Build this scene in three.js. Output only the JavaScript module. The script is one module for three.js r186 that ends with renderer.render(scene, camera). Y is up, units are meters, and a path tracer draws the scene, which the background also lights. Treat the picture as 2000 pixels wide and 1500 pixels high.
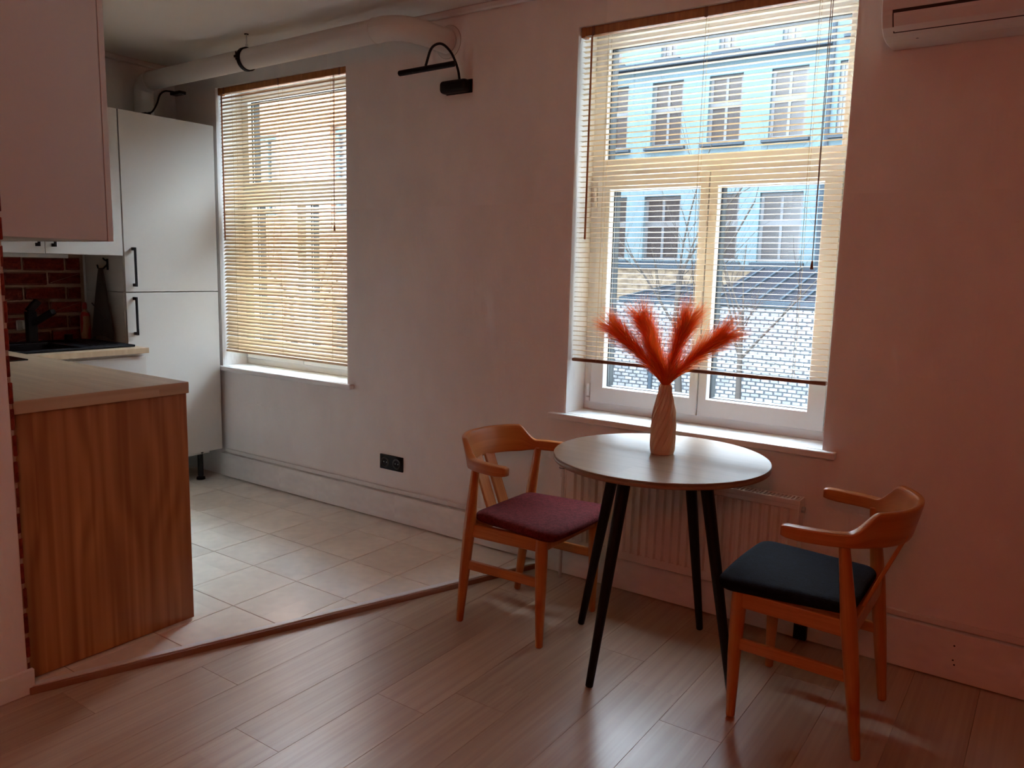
import * as THREE from 'three';
import { RoundedBoxGeometry } from 'three/addons/geometries/RoundedBoxGeometry.js';
import { mergeGeometries, mergeVertices } from 'three/addons/utils/BufferGeometryUtils.js';
import { RectAreaLightUniformsLib } from 'three/addons/lights/RectAreaLightUniformsLib.js';

RectAreaLightUniformsLib.init();
// ---------------------------------------------------------------- camera, sky, exposure
const scene = new THREE.Scene();
const camera = new THREE.PerspectiveCamera(2 * Math.atan(750 / 1547.8) * 180 / Math.PI, 2000 / 1500, 0.05, 200);
camera.position.set(0, 1.3222, 2.9);
camera.rotation.order = 'YXZ';
camera.rotation.set(-0.1447, 0.6063, 0.0243);
scene.add(camera);
const renderer = new THREE.WebGLRenderer({ antialias: true });
renderer.shadowMap.enabled = true;
renderer.toneMapping = THREE.LinearToneMapping;
renderer.toneMappingExposure = 1.43;
scene.background = new THREE.Color().setRGB(0.75, 0.91, 1.05);      // even overcast sky
scene.backgroundIntensity = 25.0;
const LAMP_POWER = 1.15;

// ---------------------------------------------------------------- helpers
let seed = 7;
const rnd = () => { seed = (seed * 1664525 + 1013904223) >>> 0; return seed / 4294967296; };
const rr = (a, b) => a + (b - a) * rnd();
const V = (x, y, z) => new THREE.Vector3(x, y, z);
const used = {};
function numbered(n) { used[n] = (used[n] ?? -1) + 1; return used[n] ? n + '_' + String(used[n]).padStart(3, '0') : n; }
function mesh(name, geo, mat, parent) {
  const m = new THREE.Mesh(geo, mat); m.name = name; m.castShadow = m.receiveShadow = true;
  parent.add(m); return m;
}
function thing(name, label, category, group) {
  const o = new THREE.Group(); o.name = numbered(name); o.userData = { label, category };
  if (group) o.userData.group = group;
  scene.add(o); return o;
}
function single(name, geo, mat, label, category, group) {
  const m = mesh(numbered(name), geo, mat, scene); m.userData = { label, category };
  if (group) m.userData.group = group;
  return m;
}
function struct(name, label, category = 'structure') {
  const o = new THREE.Group(); o.name = name; o.userData = { kind: 'structure', label, category }; scene.add(o); return o;
}
// uv in metres from the side each face looks to
function uvBox(geo, su = 1, sv = su, turn = false, ou = 0, ov = 0) {
  const g = geo.index ? geo.toNonIndexed() : geo, p = g.attributes.position, uv = new Float32Array(p.count * 2);
  const a = V(), b = V(), c = V(), n = V();
  for (let i = 0; i < p.count; i += 3) {
    a.fromBufferAttribute(p, i); b.fromBufferAttribute(p, i + 1); c.fromBufferAttribute(p, i + 2);
    n.copy(b).sub(a).cross(c.clone().sub(a));
    const x = Math.abs(n.x), y = Math.abs(n.y), z = Math.abs(n.z);
    [a, b, c].forEach((q, k) => {
      let u, w;
      if (x >= y && x >= z) { u = q.z; w = q.y; } else if (y >= z) { u = q.x; w = q.z; } else { u = q.x; w = q.y; }
      if (turn) [u, w] = [w, u];
      uv[(i + k) * 2] = u * su + ou; uv[(i + k) * 2 + 1] = w * sv + ov;
    });
  }
  g.setAttribute('uv', new THREE.BufferAttribute(uv, 2)); return g;
}
function bx(x0, x1, y0, y1, z0, z1, r = 0) {
  const w = x1 - x0, h = y1 - y0, d = z1 - z0;
  const g = r ? new RoundedBoxGeometry(w, h, d, 2, Math.min(r, w / 2.01, h / 2.01, d / 2.01)) : new THREE.BoxGeometry(w, h, d);
  g.translate((x0 + x1) / 2, (y0 + y1) / 2, (z0 + z1) / 2); return uvBox(g);
}
function merge(list) { return mergeGeometries(list.map((g) => { const q = g.index ? g.toNonIndexed() : g; for (const k of Object.keys(q.attributes)) if (!['position', 'normal', 'uv'].includes(k)) q.deleteAttribute(k); return q; })); }
// tube through points with a radius at each, optionally capped round
function taper(points, radii, sides = 12, round = true) {
  const pos = [], idx = [], uv = [], up = V(0, 0, 1), rings = [];
  const pts = points.map((p) => p.clone());
  const T = (i) => pts[Math.min(i + 1, pts.length - 1)].clone().sub(pts[Math.max(i - 1, 0)]).normalize();
  const list = [];
  for (let i = 0; i < pts.length; i++) list.push([pts[i], T(i), radii[i]]);
  if (round) {
    const [p, t, r] = list[0], q = list[list.length - 1];
    list.unshift([p.clone().addScaledVector(t, -r * 0.25), t, r * 0.82]); list.unshift([p.clone().addScaledVector(t, -r * 0.34), t, r * 0.001]);
    list.push([q[0].clone().addScaledVector(q[1], q[2] * 0.25), q[1], q[2] * 0.82]); list.push([q[0].clone().addScaledVector(q[1], q[2] * 0.34), q[1], q[2] * 0.001]);
  }
  let nrm = Math.abs(list[0][1].dot(up)) > 0.9 ? V(1, 0, 0) : up.clone(), len = 0;
  list.forEach(([p, t, r], i) => {
    nrm = nrm.clone().addScaledVector(t, -nrm.dot(t)).normalize(); const bi = t.clone().cross(nrm);
    if (i) len += p.distanceTo(list[i - 1][0]);
    for (let k = 0; k <= sides; k++) {
      const a = (k / sides) * Math.PI * 2, q = p.clone().addScaledVector(nrm, Math.cos(a) * r).addScaledVector(bi, Math.sin(a) * r);
      pos.push(q.x, q.y, q.z); uv.push((k / sides) * 0.12, len);
      if (i && k < sides) { const A = (i - 1) * (sides + 1) + k, B = A + sides + 1; idx.push(A, A + 1, B, B, A + 1, B + 1); }
    }
  });
  const g = new THREE.BufferGeometry(); g.setAttribute('position', new THREE.Float32BufferAttribute(pos, 3)); g.setAttribute('uv', new THREE.Float32BufferAttribute(uv, 2)); g.setIndex(idx); g.computeVertexNormals(); return g;
}
function curve(pts, n) { return new THREE.CatmullRomCurve3(pts).getPoints(n); }
function tube(pts, r, n = 24, sides = 10) { const c = curve(pts, n); return taper(c, c.map(() => r), sides); }
function rod(a, b, r0, r1 = r0, sides = 12, round = true) { return taper([a, b], [r0, r1], sides, round); }
function extrude(pts, depth, opt = {}) { return new THREE.ExtrudeGeometry(new THREE.Shape(pts.map((p) => new THREE.Vector2(...p))), { depth, bevelEnabled: false, ...opt }); }
function rectShape(x0, x1, y0, y1, holes = []) {
  const path = (T, a, b, c, d) => { const s = new T(); s.moveTo(a, c); s.lineTo(b, c); s.lineTo(b, d); s.lineTo(a, d); s.closePath(); return s; };
  const s = path(THREE.Shape, x0, x1, y0, y1); for (const [a, b, c, d] of holes) s.holes.push(path(THREE.Path, a, b, c, d)); return s;
}
function plate(x0, x1, y0, y1, holes, z0, z1, bevel = 0) {
  const g = new THREE.ExtrudeGeometry(rectShape(x0 + bevel, x1 - bevel, y0 + bevel, y1 - bevel, holes.map(([a, b, c, d]) => [a - bevel, b + bevel, c - bevel, d + bevel])), { depth: z1 - z0 - 2 * bevel, bevelEnabled: bevel > 0, bevelSize: bevel, bevelThickness: bevel, bevelSegments: 2 });
  g.translate(0, 0, z0 + bevel); return uvBox(g);
}
// clip a polygon [[x,z]...] to a convex polygon (counter-clockwise)
function clip(poly, region) {
  let out = poly;
  for (let i = 0; i < region.length; i++) {
    const [ax, ay] = region[i], [bx_, by] = region[(i + 1) % region.length], inside = ([x, y]) => (bx_ - ax) * (y - ay) - (by - ay) * (x - ax);
    const src = out; out = [];
    for (let k = 0; k < src.length; k++) {
      const p = src[k], q = src[(k + 1) % src.length], dp = inside(p), dq = inside(q);
      if (dp >= 0) out.push(p);
      if (dp * dq < 0) { const t = dp / (dp - dq); out.push([p[0] + (q[0] - p[0]) * t, p[1] + (q[1] - p[1]) * t]); }
    }
    if (out.length < 3) return [];
  }
  return out;
}
// a flat slab over the polygon [[x,z]...]
function slab(poly, y0, y1, bevel = 0.0012, turn = false, ou = 0, ov = 0) {
  let a = 0; for (let i = 0; i < poly.length; i++) { const p = poly[i], q = poly[(i + 1) % poly.length]; a += p[0] * q[1] - q[0] * p[1]; }
  const pts = (a > 0 ? poly : [...poly].reverse()).map(([x, z]) => [x, z]);
  const g = extrude(pts, y1 - y0 - bevel, { bevelEnabled: true, bevelSize: bevel, bevelOffset: -bevel, bevelThickness: bevel, bevelSegments: 1 });
  g.rotateX(Math.PI / 2); g.translate(0, y1 - bevel, 0);
  return uvBox(g, 1, 1, turn, ou, ov);
}

// ---------------------------------------------------------------- textures and materials
function noiseGrid(n, s) { const g = new Float32Array(n * n); let q = s; for (let i = 0; i < n * n; i++) { q = (q * 1664525 + 1013904223) >>> 0; g[i] = q / 4294967296; } return (x, y) => { x = ((x % n) + n) % n; y = ((y % n) + n) % n; const i = Math.floor(x), j = Math.floor(y), f = x - i, h = y - j, a = f * f * (3 - 2 * f), b = h * h * (3 - 2 * h), i1 = (i + 1) % n, j1 = (j + 1) % n; return (g[j * n + i] * (1 - a) + g[j * n + i1] * a) * (1 - b) + (g[j1 * n + i] * (1 - a) + g[j1 * n + i1] * a) * b; }; }
const N1 = noiseGrid(64, 11), N2 = noiseGrid(64, 29), N3 = noiseGrid(64, 83);
function tex(w, h, fn, color = true, metres = [1, 1]) {
  const d = new Uint8Array(w * h * 4);
  for (let y = 0; y < h; y++) for (let x = 0; x < w; x++) { const c = fn(x / w, y / h), i = (y * w + x) * 4; for (let k = 0; k < 3; k++) d[i + k] = Math.max(0, Math.min(255, (Array.isArray(c) ? c[k] : c) * 255)); d[i + 3] = 255; }
  const t = new THREE.DataTexture(d, w, h); t.wrapS = t.wrapT = THREE.RepeatWrapping; t.magFilter = THREE.LinearFilter; t.minFilter = THREE.LinearMipmapLinearFilter; t.generateMipmaps = true;
  if (color) t.colorSpace = THREE.SRGBColorSpace; t.repeat.set(1 / metres[0], 1 / metres[1]); t.needsUpdate = true; return t;
}
const lerp = (a, b, t) => a + (b - a) * t;
const mix3 = (a, b, t) => [0, 1, 2].map((k) => lerp(a[k], b[k], t));
// wood with the grain along v
function wood(light, dark, metres, { stretch = 12, fine = 90, arch = 0.6 } = {}) {
  return tex(512, 512, (u, v) => {
    const w = N1(u * 4 * 2, v * 4) * arch * 0.35, rings = 0.5 + 0.5 * Math.sin((u * 8 + w * 6 + N2(u * 8, v * 4) * 0.6) * Math.PI * 2);
    const f = N3(u * 64 * (fine / 64), v * stretch * 0.5), c = N2(u * 16, v * 2);
    return mix3(light, dark, Math.min(1, rings * 0.32 * arch + f * 0.42 + c * 0.3));
  }, true, metres);
}
const mat = (o) => new THREE.MeshStandardMaterial({ roughness: 0.6, metalness: 0, ...o });
const phys = (o) => new THREE.MeshPhysicalMaterial({ roughness: 0.6, metalness: 0, ...o });
const lin = (r, g, b) => new THREE.Color().setRGB(r, g, b);
const plasterBump = tex(512, 512, (u, v) => 0.45 * N1(u * 64, v * 16) + 0.35 * N2(u * 64, v * 8 + N1(u * 8, v * 8) * 2) + 0.2 * N3(u * 16, v * 16), false, [0.5, 0.5]);
const wallTint = tex(256, 256, (u, v) => { const n = 0.965 + 0.035 * N1(u * 8, v * 4) + 0.02 * N2(u * 32, v * 16); return [n * 0.93, n * 0.92, n * 0.905]; }, true, [1.6, 1.6]);
const M = {
  wall: mat({ map: wallTint, roughness: 0.85, bumpMap: plasterBump, bumpScale: 0.0016 }),
  terracotta: mat({ map: tex(256, 256, (u, v) => { const n = 0.95 + 0.05 * N1(u * 8, v * 4) + 0.03 * N2(u * 32, v * 16); return [n * 0.54, n * 0.25, n * 0.19]; }, true, [1.6, 1.6]), roughness: 0.85, bumpMap: plasterBump, bumpScale: 0.0016 }),
  ceiling: mat({ color: lin(0.86, 0.84, 0.79), roughness: 0.9 }),
  trim: mat({ color: lin(0.72, 0.7, 0.67), roughness: 0.45 }),
  boardPaint: mat({ map: tex(256, 256, (u, v) => { const n = 0.93 + 0.05 * N1(u * 8, v * 16) + 0.03 * N2(u * 32, v * 32); return [n * 0.93, n * 0.925, n * 0.91]; }, true, [0.9, 0.5]), roughness: 0.45 }),
  pvc: mat({ color: lin(0.8, 0.8, 0.78), roughness: 0.3 }),
  gasket: mat({ color: lin(0.012, 0.013, 0.015), roughness: 0.5 }),
  glass: phys({ color: 0xffffff, roughness: 0, transmission: 1, thickness: 0, ior: 1.5 }),
  sill: mat({ color: lin(0.78, 0.78, 0.77), roughness: 0.28 }),
  slat: phys({ color: lin(0.64, 0.47, 0.28), roughness: 0.45 }),
  rail: mat({ map: wood([0.72, 0.47, 0.25], [0.52, 0.3, 0.14], [0.3, 0.3]), roughness: 0.45 }),
  railDark: mat({ color: lin(0.2, 0.075, 0.035), roughness: 0.4 }),
  cord: mat({ color: lin(0.5, 0.38, 0.22), roughness: 0.8 }),
  cordDark: mat({ color: lin(0.2, 0.09, 0.05), roughness: 0.7 }),
  white: mat({ color: lin(0.6, 0.57, 0.53), roughness: 0.35 }),
  black: phys({ color: lin(0.006, 0.006, 0.0075), roughness: 0.5, specularIntensity: 0.35 }),
  blackGloss: mat({ color: lin(0.008, 0.008, 0.009), roughness: 0.12 }),
  blackLeg: phys({ color: lin(0.007, 0.009, 0.011), roughness: 0.5, specularIntensity: 0.4 }),
  tile: [0, 1, 2, 3].map((k) => phys({ ior: 1.7, map: tex(256, 256, (u, v) => { const n = 0.89 + 0.05 * N1(u * 6 + k * 13, v * 6) + 0.035 * N2(u * 24, v * 24 + k * 7) + k * 0.006; return [n, n * 0.965, n * 0.915]; }, true, [0.6, 0.6]), roughness: 0.26, bumpMap: tex(128, 128, (u, v) => N1(u * 10, v * 10 + k), false, [0.4, 0.4]), bumpScale: 0.0002 })),
  grout: mat({ color: lin(0.3, 0.24, 0.19), roughness: 0.9 }),
  plank: [0, 1, 2, 3].map((k) => phys({ ior: 1.7, map: wood([0.78 - k * 0.02, 0.685 - k * 0.02, 0.6 - k * 0.02], [0.66 - k * 0.02, 0.54 - k * 0.02, 0.46 - k * 0.02], [0.38, 1.5], { stretch: 6, fine: 64, arch: 0.45 }), roughness: 0.32, bumpMap: tex(512, 256, (u, v) => 0.6 * N3(u * 64, v * 8 + k * 3) + 0.4 * N2(u * 32, v * 4), false, [0.3, 0.7]), bumpScale: 0.00025 })),
  oak: mat({ map: wood([0.8, 0.56, 0.35], [0.52, 0.29, 0.15], [0.6, 1.2], { stretch: 5, fine: 64, arch: 0.9 }), roughness: 0.45 }),
  worktop: mat({ map: wood([0.82, 0.72, 0.6], [0.68, 0.57, 0.45], [0.6, 1.4], { stretch: 5, fine: 64 }), roughness: 0.32 }),
  tabletop: phys({ map: wood([0.66, 0.585, 0.5], [0.55, 0.475, 0.4], [0.5, 1.1], { stretch: 4, fine: 64, arch: 0.3 }), roughness: 0.3 }),
  tableEdge: mat({ color: lin(0.25, 0.16, 0.1), roughness: 0.45 }),
  beech: phys({ map: wood([0.79, 0.52, 0.29], [0.66, 0.39, 0.19], [0.16, 0.7], { stretch: 6, fine: 64, arch: 0.4 }), roughness: 0.32 }),
  burgundy: phys({ map: tex(256, 256, (u, v) => { const n = 0.6 * N1(u * 64, v * 64) + 0.4 * N2(u * 20, v * 20); return mix3([0.29, 0.085, 0.1], [0.48, 0.17, 0.19], n); }, true, [0.22, 0.22]), roughness: 0.95, specularIntensity: 0.4, bumpMap: tex(256, 256, (u, v) => N1(u * 64, v * 64), false, [0.2, 0.2]), bumpScale: 0.0005 }),
  navy: phys({ map: tex(256, 256, (u, v) => { const n = 0.6 * N1(u * 64, v * 64) + 0.4 * N2(u * 14, v * 14); return mix3([0.035, 0.045, 0.07], [0.09, 0.11, 0.17], n * n); }, true, [0.22, 0.22]), roughness: 0.95, specularIntensity: 0.3, bumpMap: tex(256, 256, (u, v) => N2(u * 64, v * 64), false, [0.2, 0.2]), bumpScale: 0.0005 }),
  vase: mat({ color: lin(0.68, 0.51, 0.34), roughness: 0.6 }),
  plume: phys({ color: lin(1.0, 0.24, 0.03), roughness: 1, transmission: 0.55, thickness: 0 }),
  plumeStem: mat({ color: lin(0.55, 0.06, 0.02), roughness: 0.8 }),
  pipe: mat({ color: lin(0.68, 0.66, 0.62), roughness: 0.35 }),
  steel: mat({ color: lin(0.5, 0.5, 0.5), roughness: 0.35, metalness: 1 }),
  alu: mat({ color: lin(0.72, 0.73, 0.74), roughness: 0.35 }),
  riser: mat({ color: lin(0.3, 0.15, 0.09), roughness: 0.5 }),
  brickSlip: [0, 1, 2, 3].map((k) => mat({ map: tex(128, 128, (u, v) => { const n = 0.55 * N1(u * 12 + k * 9, v * 24) + 0.45 * N2(u * 40, v * 40 + k * 5); return mix3([0.3 + k * 0.03, 0.085, 0.05], [0.54 + k * 0.02, 0.2 + k * 0.01, 0.13], n); }, true, [0.3, 0.3]), roughness: 0.9, bumpMap: tex(128, 128, (u, v) => 0.5 * N1(u * 16, v * 16 + k) + 0.5 * N2(u * 40, v * 40), false, [0.2, 0.2]), bumpScale: 0.004 })),
  mortar: mat({ color: lin(0.42, 0.27, 0.19), roughness: 0.95, bumpMap: tex(128, 128, (u, v) => N1(u * 40, v * 40), false, [0.15, 0.15]), bumpScale: 0.002 }),
  towel: mat({ color: lin(0.055, 0.05, 0.048), roughness: 1, bumpMap: tex(128, 128, (u, v) => N1(u * 60, v * 60), false, [0.05, 0.05]), bumpScale: 0.001 }),
  radiator: mat({ color: lin(0.74, 0.7, 0.66), roughness: 0.35 }),
  facade: mat({ map: tex(256, 256, (u, v) => { const n = 0.79 + 0.05 * N1(u * 6, v * 6) + 0.03 * N2(u * 40, v * 40); return [n * 0.235, n * 0.31, n * 0.335]; }, true, [5, 5]), roughness: 0.9 }),
  facadeTrim: phys({ color: lin(0.02, 0.026, 0.032), roughness: 1, specularIntensity: 0 }),
  facadeFrame: mat({ color: lin(0.03, 0.033, 0.037), roughness: 0.5 }),
  facadePane: mat({ color: lin(0.008, 0.008, 0.009), roughness: 0.3 }),
  paleBrick: [0, 1, 2, 3].map((k) => mat({ map: tex(64, 64, (u, v) => { const n = 0.21 + k * 0.018 + 0.065 * N1(u * 12 + k * 5, v * 12) + 0.08 * N2(u * 40, v * 40); return [n * (0.96 + 0.02 * (k % 2)), n * 0.98, n]; }, true, [0.4, 0.4]), roughness: 0.95 })),
  paleMortar: mat({ color: lin(0.02, 0.023, 0.027), roughness: 1 }),
  rubble: mat({ map: tex(256, 256, (u, v) => { const n = N1(u * 20, v * 44), k = N2(u * 50, v * 50); return mix3([0.2, 0.16, 0.12], [0.4, 0.35, 0.28], 0.6 * n + 0.4 * k); }, true, [3, 3]), roughness: 0.95 }),
  shedRoof: phys({ color: lin(0.011, 0.012, 0.015), roughness: 1, specularIntensity: 0 }),
  orangeBrick: mat({ map: tex(512, 512, (u, v) => { const n = N1(u * 40, v * 60) * 0.5 + N2(u * 64, v * 64) * 0.3 + N3(u * 6, v * 6) * 0.3; return mix3([0.3, 0.18, 0.12], [0.6, 0.43, 0.32], n); }, true, [6, 6]), roughness: 0.95 }),
  ground: mat({ map: tex(128, 128, (u, v) => { const n = 0.62 + 0.1 * N1(u * 10, v * 10); return [n, n, n * 0.985]; }, true, [6, 6]), roughness: 1 }),
  bark: phys({ color: lin(0.024, 0.021, 0.019), roughness: 1, specularIntensity: 0 }),
  ac: mat({ color: lin(0.72, 0.69, 0.67), roughness: 0.35 }),
  acDark: mat({ color: lin(0.02, 0.018, 0.018), roughness: 0.6 }),
};

// ---------------------------------------------------------------- dimensions
const CEIL = 2.455, TILE = 0.022, XL = -4.52, XSIDE = -2.487, ZPART = 1.872, XR = 2.0, ZR = 5.4;
const WR = { x0: -1.7254, x1: -0.6612, y0: 0.711, y1: 2.29, zf: -0.155 };
const WL = { x0: -4.1343, x1: -3.065, y0: 0.702, y1: 2.306, zf: -0.175 };

// ---------------------------------------------------------------- room shell
{
  const w = struct('wall_front', 'cream window wall with two tall windows and textured wallpaper', 'wall');
  mesh('wall_body', plate(XL - 0.15, XR + 0.15, -0.2, CEIL + 0.2, [WR, WL].map((q) => [q.x0, q.x1, q.y0 - 0.028, q.y1]), -0.245, 0), M.wall, w);
  const r = struct('wall_right', 'terracotta wall on the right side of the living room', 'wall');
  mesh('wall_body', bx(XR, XR + 0.15, -0.2, CEIL + 0.2, 0, ZR + 0.15), M.terracotta, r);
  const b = struct('wall_rear', 'terracotta wall behind the viewer', 'wall');
  mesh('wall_body', bx(XSIDE, XR, -0.2, CEIL + 0.2, ZR, ZR + 0.15), M.terracotta, b);
  const s = struct('wall_side', 'cream living room wall ending at the kitchen peninsula', 'wall');
  mesh('wall_body', bx(XSIDE - 0.12, XSIDE, -0.2, CEIL + 0.2, ZPART, ZR + 0.15), M.wall, s);
  // kitchen wall with the brick slips
  const l = struct('wall_left', 'kitchen wall with red brick slips above the sink', 'wall');
  mesh('wall_body', bx(XL - 0.15, XL - 0.012, -0.2, CEIL + 0.2, 0, ZPART + 0.12), M.wall, l);
  mesh('mortar', bx(XL - 0.012, XL - 0.005, 0.86, 1.345, 0.605, ZPART), M.mortar, l);
  const pitch = 0.0785, variants = [];
  const slip = (w, k) => { const key = w.toFixed(3) + k; return variants[key] ??= (() => { const g = new RoundedBoxGeometry(0.012, 0.064 - k * 0.002, w, 2, 0.004), p = g.attributes.position; for (let i = 0; i < p.count; i++) p.setXYZ(i, p.getX(i) + (Math.sin(i * 12.9 + k * 3) * 0.0012), p.getY(i) + Math.sin(i * 7.3 + k) * 0.0012, p.getZ(i) + Math.sin(i * 3.7 + k) * 0.0016); return uvBox(g, 1, 1, false, k * 0.37, k * 0.21); })(); };
  for (let row = 0; row < 7; row++) {
    const y = 1.287 - row * pitch;
    let z = 0.628, first = true;
    while (z < 1.8) {
      const w = first ? (row % 2 ? 0.165 : 0.072) : 0.205, k = Math.floor(rnd() * 4);
      const m = mesh('brick', slip(w, k), M.brickSlip[Math.floor(rnd() * 4)], l);
      m.position.set(XL - 0.002 + rr(-0.0015, 0.0015), y + rr(-0.002, 0.002), z + w / 2); z += w + 0.013; first = false;
    }
  }
  const p = struct('wall_partition', 'partition wall between living room and kitchen with brick slips', 'wall');
  mesh('wall_body', bx(XL - 0.15, XSIDE - 0.12, -0.2, CEIL + 0.2, ZPART, ZPART + 0.12), M.wall, p);
  mesh('mortar', bx(XL, XSIDE - 0.004, 0.022, CEIL, ZPART - 0.01, ZPART), M.mortar, p);
  for (let row = 0; row < 31; row++) {
    const w = row % 2 ? 0.1 : 0.205, k = Math.floor(rnd() * 4);
    const g = new RoundedBoxGeometry(w, 0.063, 0.011, 2, 0.003); const m = mesh('brick', uvBox(g, 1, 1, false, k * 0.4, k * 0.2), M.brickSlip[Math.floor(rnd() * 4)], p);
    m.position.set(XSIDE - w / 2 + rr(-0.004, 0.002), 0.065 + row * pitch, ZPART - 0.008 + rr(-0.002, 0.002));
  }
  const c = struct('ceiling', 'plain off-white ceiling', 'ceiling');
  mesh('ceiling_slab', bx(XL - 0.15, XR + 0.15, CEIL, CEIL + 0.2, -0.245, ZR + 0.15), M.ceiling, c);
  const t1 = struct('trim_1', 'thin white cornice where window wall meets ceiling', 'trim');
  mesh('cornice', bx(XL, XR, CEIL - 0.03, CEIL, 0, 0.022, 0.007), M.trim, t1);
  const t3 = struct('trim_3', 'thin white cornice along the kitchen ceiling', 'trim');
  mesh('cornice', bx(XL - 0.012, XL + 0.022, CEIL - 0.028, CEIL, 0.03, ZPART - 0.01, 0.006), M.trim, t3);
}
// ---------------------------------------------------------------- floors
const EDGE = [[-1.826, 0.02], [-2.48, 1.872]];                     // where tiles meet laminate
const livingRegion = [[-1.826, 0.0], [XR, 0.0], [XR, ZR], [XSIDE, ZR], [XSIDE, 1.885]];
const tileRegion = [[XL - 0.012, 0.0], [-1.84, 0.0], [-2.494, 1.872], [XL - 0.012, 1.872]];
{
  const f = struct('floor', 'pale oak laminate floor of the living room', 'floor');
  mesh('subfloor', bx(XL - 0.15, XR + 0.15, -0.2, -0.008, -0.245, ZR + 0.15), M.grout, f);
  const W = 0.192, L = 1.28; let col = 0;
  for (let x = -2.6; x < XR; x += W, col++) {
    let z = -[0.2, 0.75, 1.1, 0.45, 0.95, 0.05][col % 6];
    for (; z < ZR; z += L) {
      const poly = clip([[x + 0.0004, z + 0.0004], [x + W - 0.0004, z + 0.0004], [x + W - 0.0004, z + L - 0.0004], [x + 0.0004, z + L - 0.0004]], livingRegion);
      if (poly.length) mesh('plank', slab(poly, -0.008, 0, 0.0005, false, rr(0, 4), rr(0, 4)), M.plank[Math.floor(rnd() * 4)], f);
    }
  }
  const k = struct('floor_kitchen', 'raised beige tiled floor of the kitchen', 'floor');
  mesh('grout_bed', slab(tileRegion, -0.008, TILE - 0.0025, 0.0005), M.grout, k);
  const PX = 0.2805, PZ = 0.3045;
  for (let i = -10; i < 3; i++) for (let j = -3; j < 6; j++) {
    const x = -2.2135 + i * PX, z = 0.527 + j * PZ, g = 0.0014;
    const poly = clip([[x + g, z + g], [x + PX - g, z + g], [x + PX - g, z + PZ - g], [x + g, z + PZ - g]], tileRegion);
    if (poly.length) mesh('tile', slab(poly, 0, TILE + rr(-0.0003, 0.0003), 0.0012, false, rr(0, 3), rr(0, 3)), M.tile[Math.floor(rnd() * 4)], k);
  }
  const t = struct('trim_2', 'pale metal threshold strip with brown riser between tiles and laminate', 'trim');
  const a = EDGE[0], b = EDGE[1], len = Math.hypot(b[0] - a[0], b[1] - a[1]), ang = Math.atan2(b[1] - a[1], b[0] - a[0]);
  const along = (g) => { g.rotateY(-ang); g.translate((a[0] + b[0]) / 2, 0, (a[1] + b[1]) / 2); return g; };
  mesh('nosing', along(bx(-len / 2, len / 2, TILE - 0.001, TILE + 0.0035, -0.006, 0.02, 0.0015)), M.alu, t);
  mesh('riser', along(bx(-len / 2, len / 2, 0, TILE - 0.001, -0.014, 0.0, 0.002)), M.riser, t);
}
// ---------------------------------------------------------------- baseboards
{
  const b = struct('baseboard_front', 'tall white painted baseboard under the windows', 'baseboard');
  mesh('board', bx(XL + 0.38, -1.826, TILE + 0.008, 0.17, 0, 0.028, 0.002), M.boardPaint, b);
  mesh('board', bx(-1.826, XR, 0.004, 0.17, 0, 0.028, 0.002), M.boardPaint, b);
  mesh('cap_strip', bx(XL + 0.4, XR, 0.176, 0.197, 0, 0.016, 0.003), M.trim, b);
  const hole = new THREE.CylinderGeometry(0.003, 0.003, 0.002, 10).rotateX(Math.PI / 2);
  for (const [x, y] of [[-0.19, 0.125], [-0.19, 0.075], [-0.185, 0.06], [-1.52, 0.15], [-1.52, 0.115]]) { const m = mesh('screw_hole', hole, M.acDark, b); m.position.set(x, y, 0.028); }
  const s = struct('baseboard_side', 'low cream baseboard along the living room side wall', 'baseboard');
  mesh('board', bx(XSIDE, XSIDE + 0.015, 0.0, 0.078, ZPART - 0.015, ZR, 0.003), M.boardPaint, s);
  const r = struct('baseboard_right', 'white baseboard along the right wall', 'baseboard');
  mesh('board', bx(XR - 0.02, XR, 0, 0.17, 0.03, ZR, 0.003), M.boardPaint, r);
}
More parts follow.
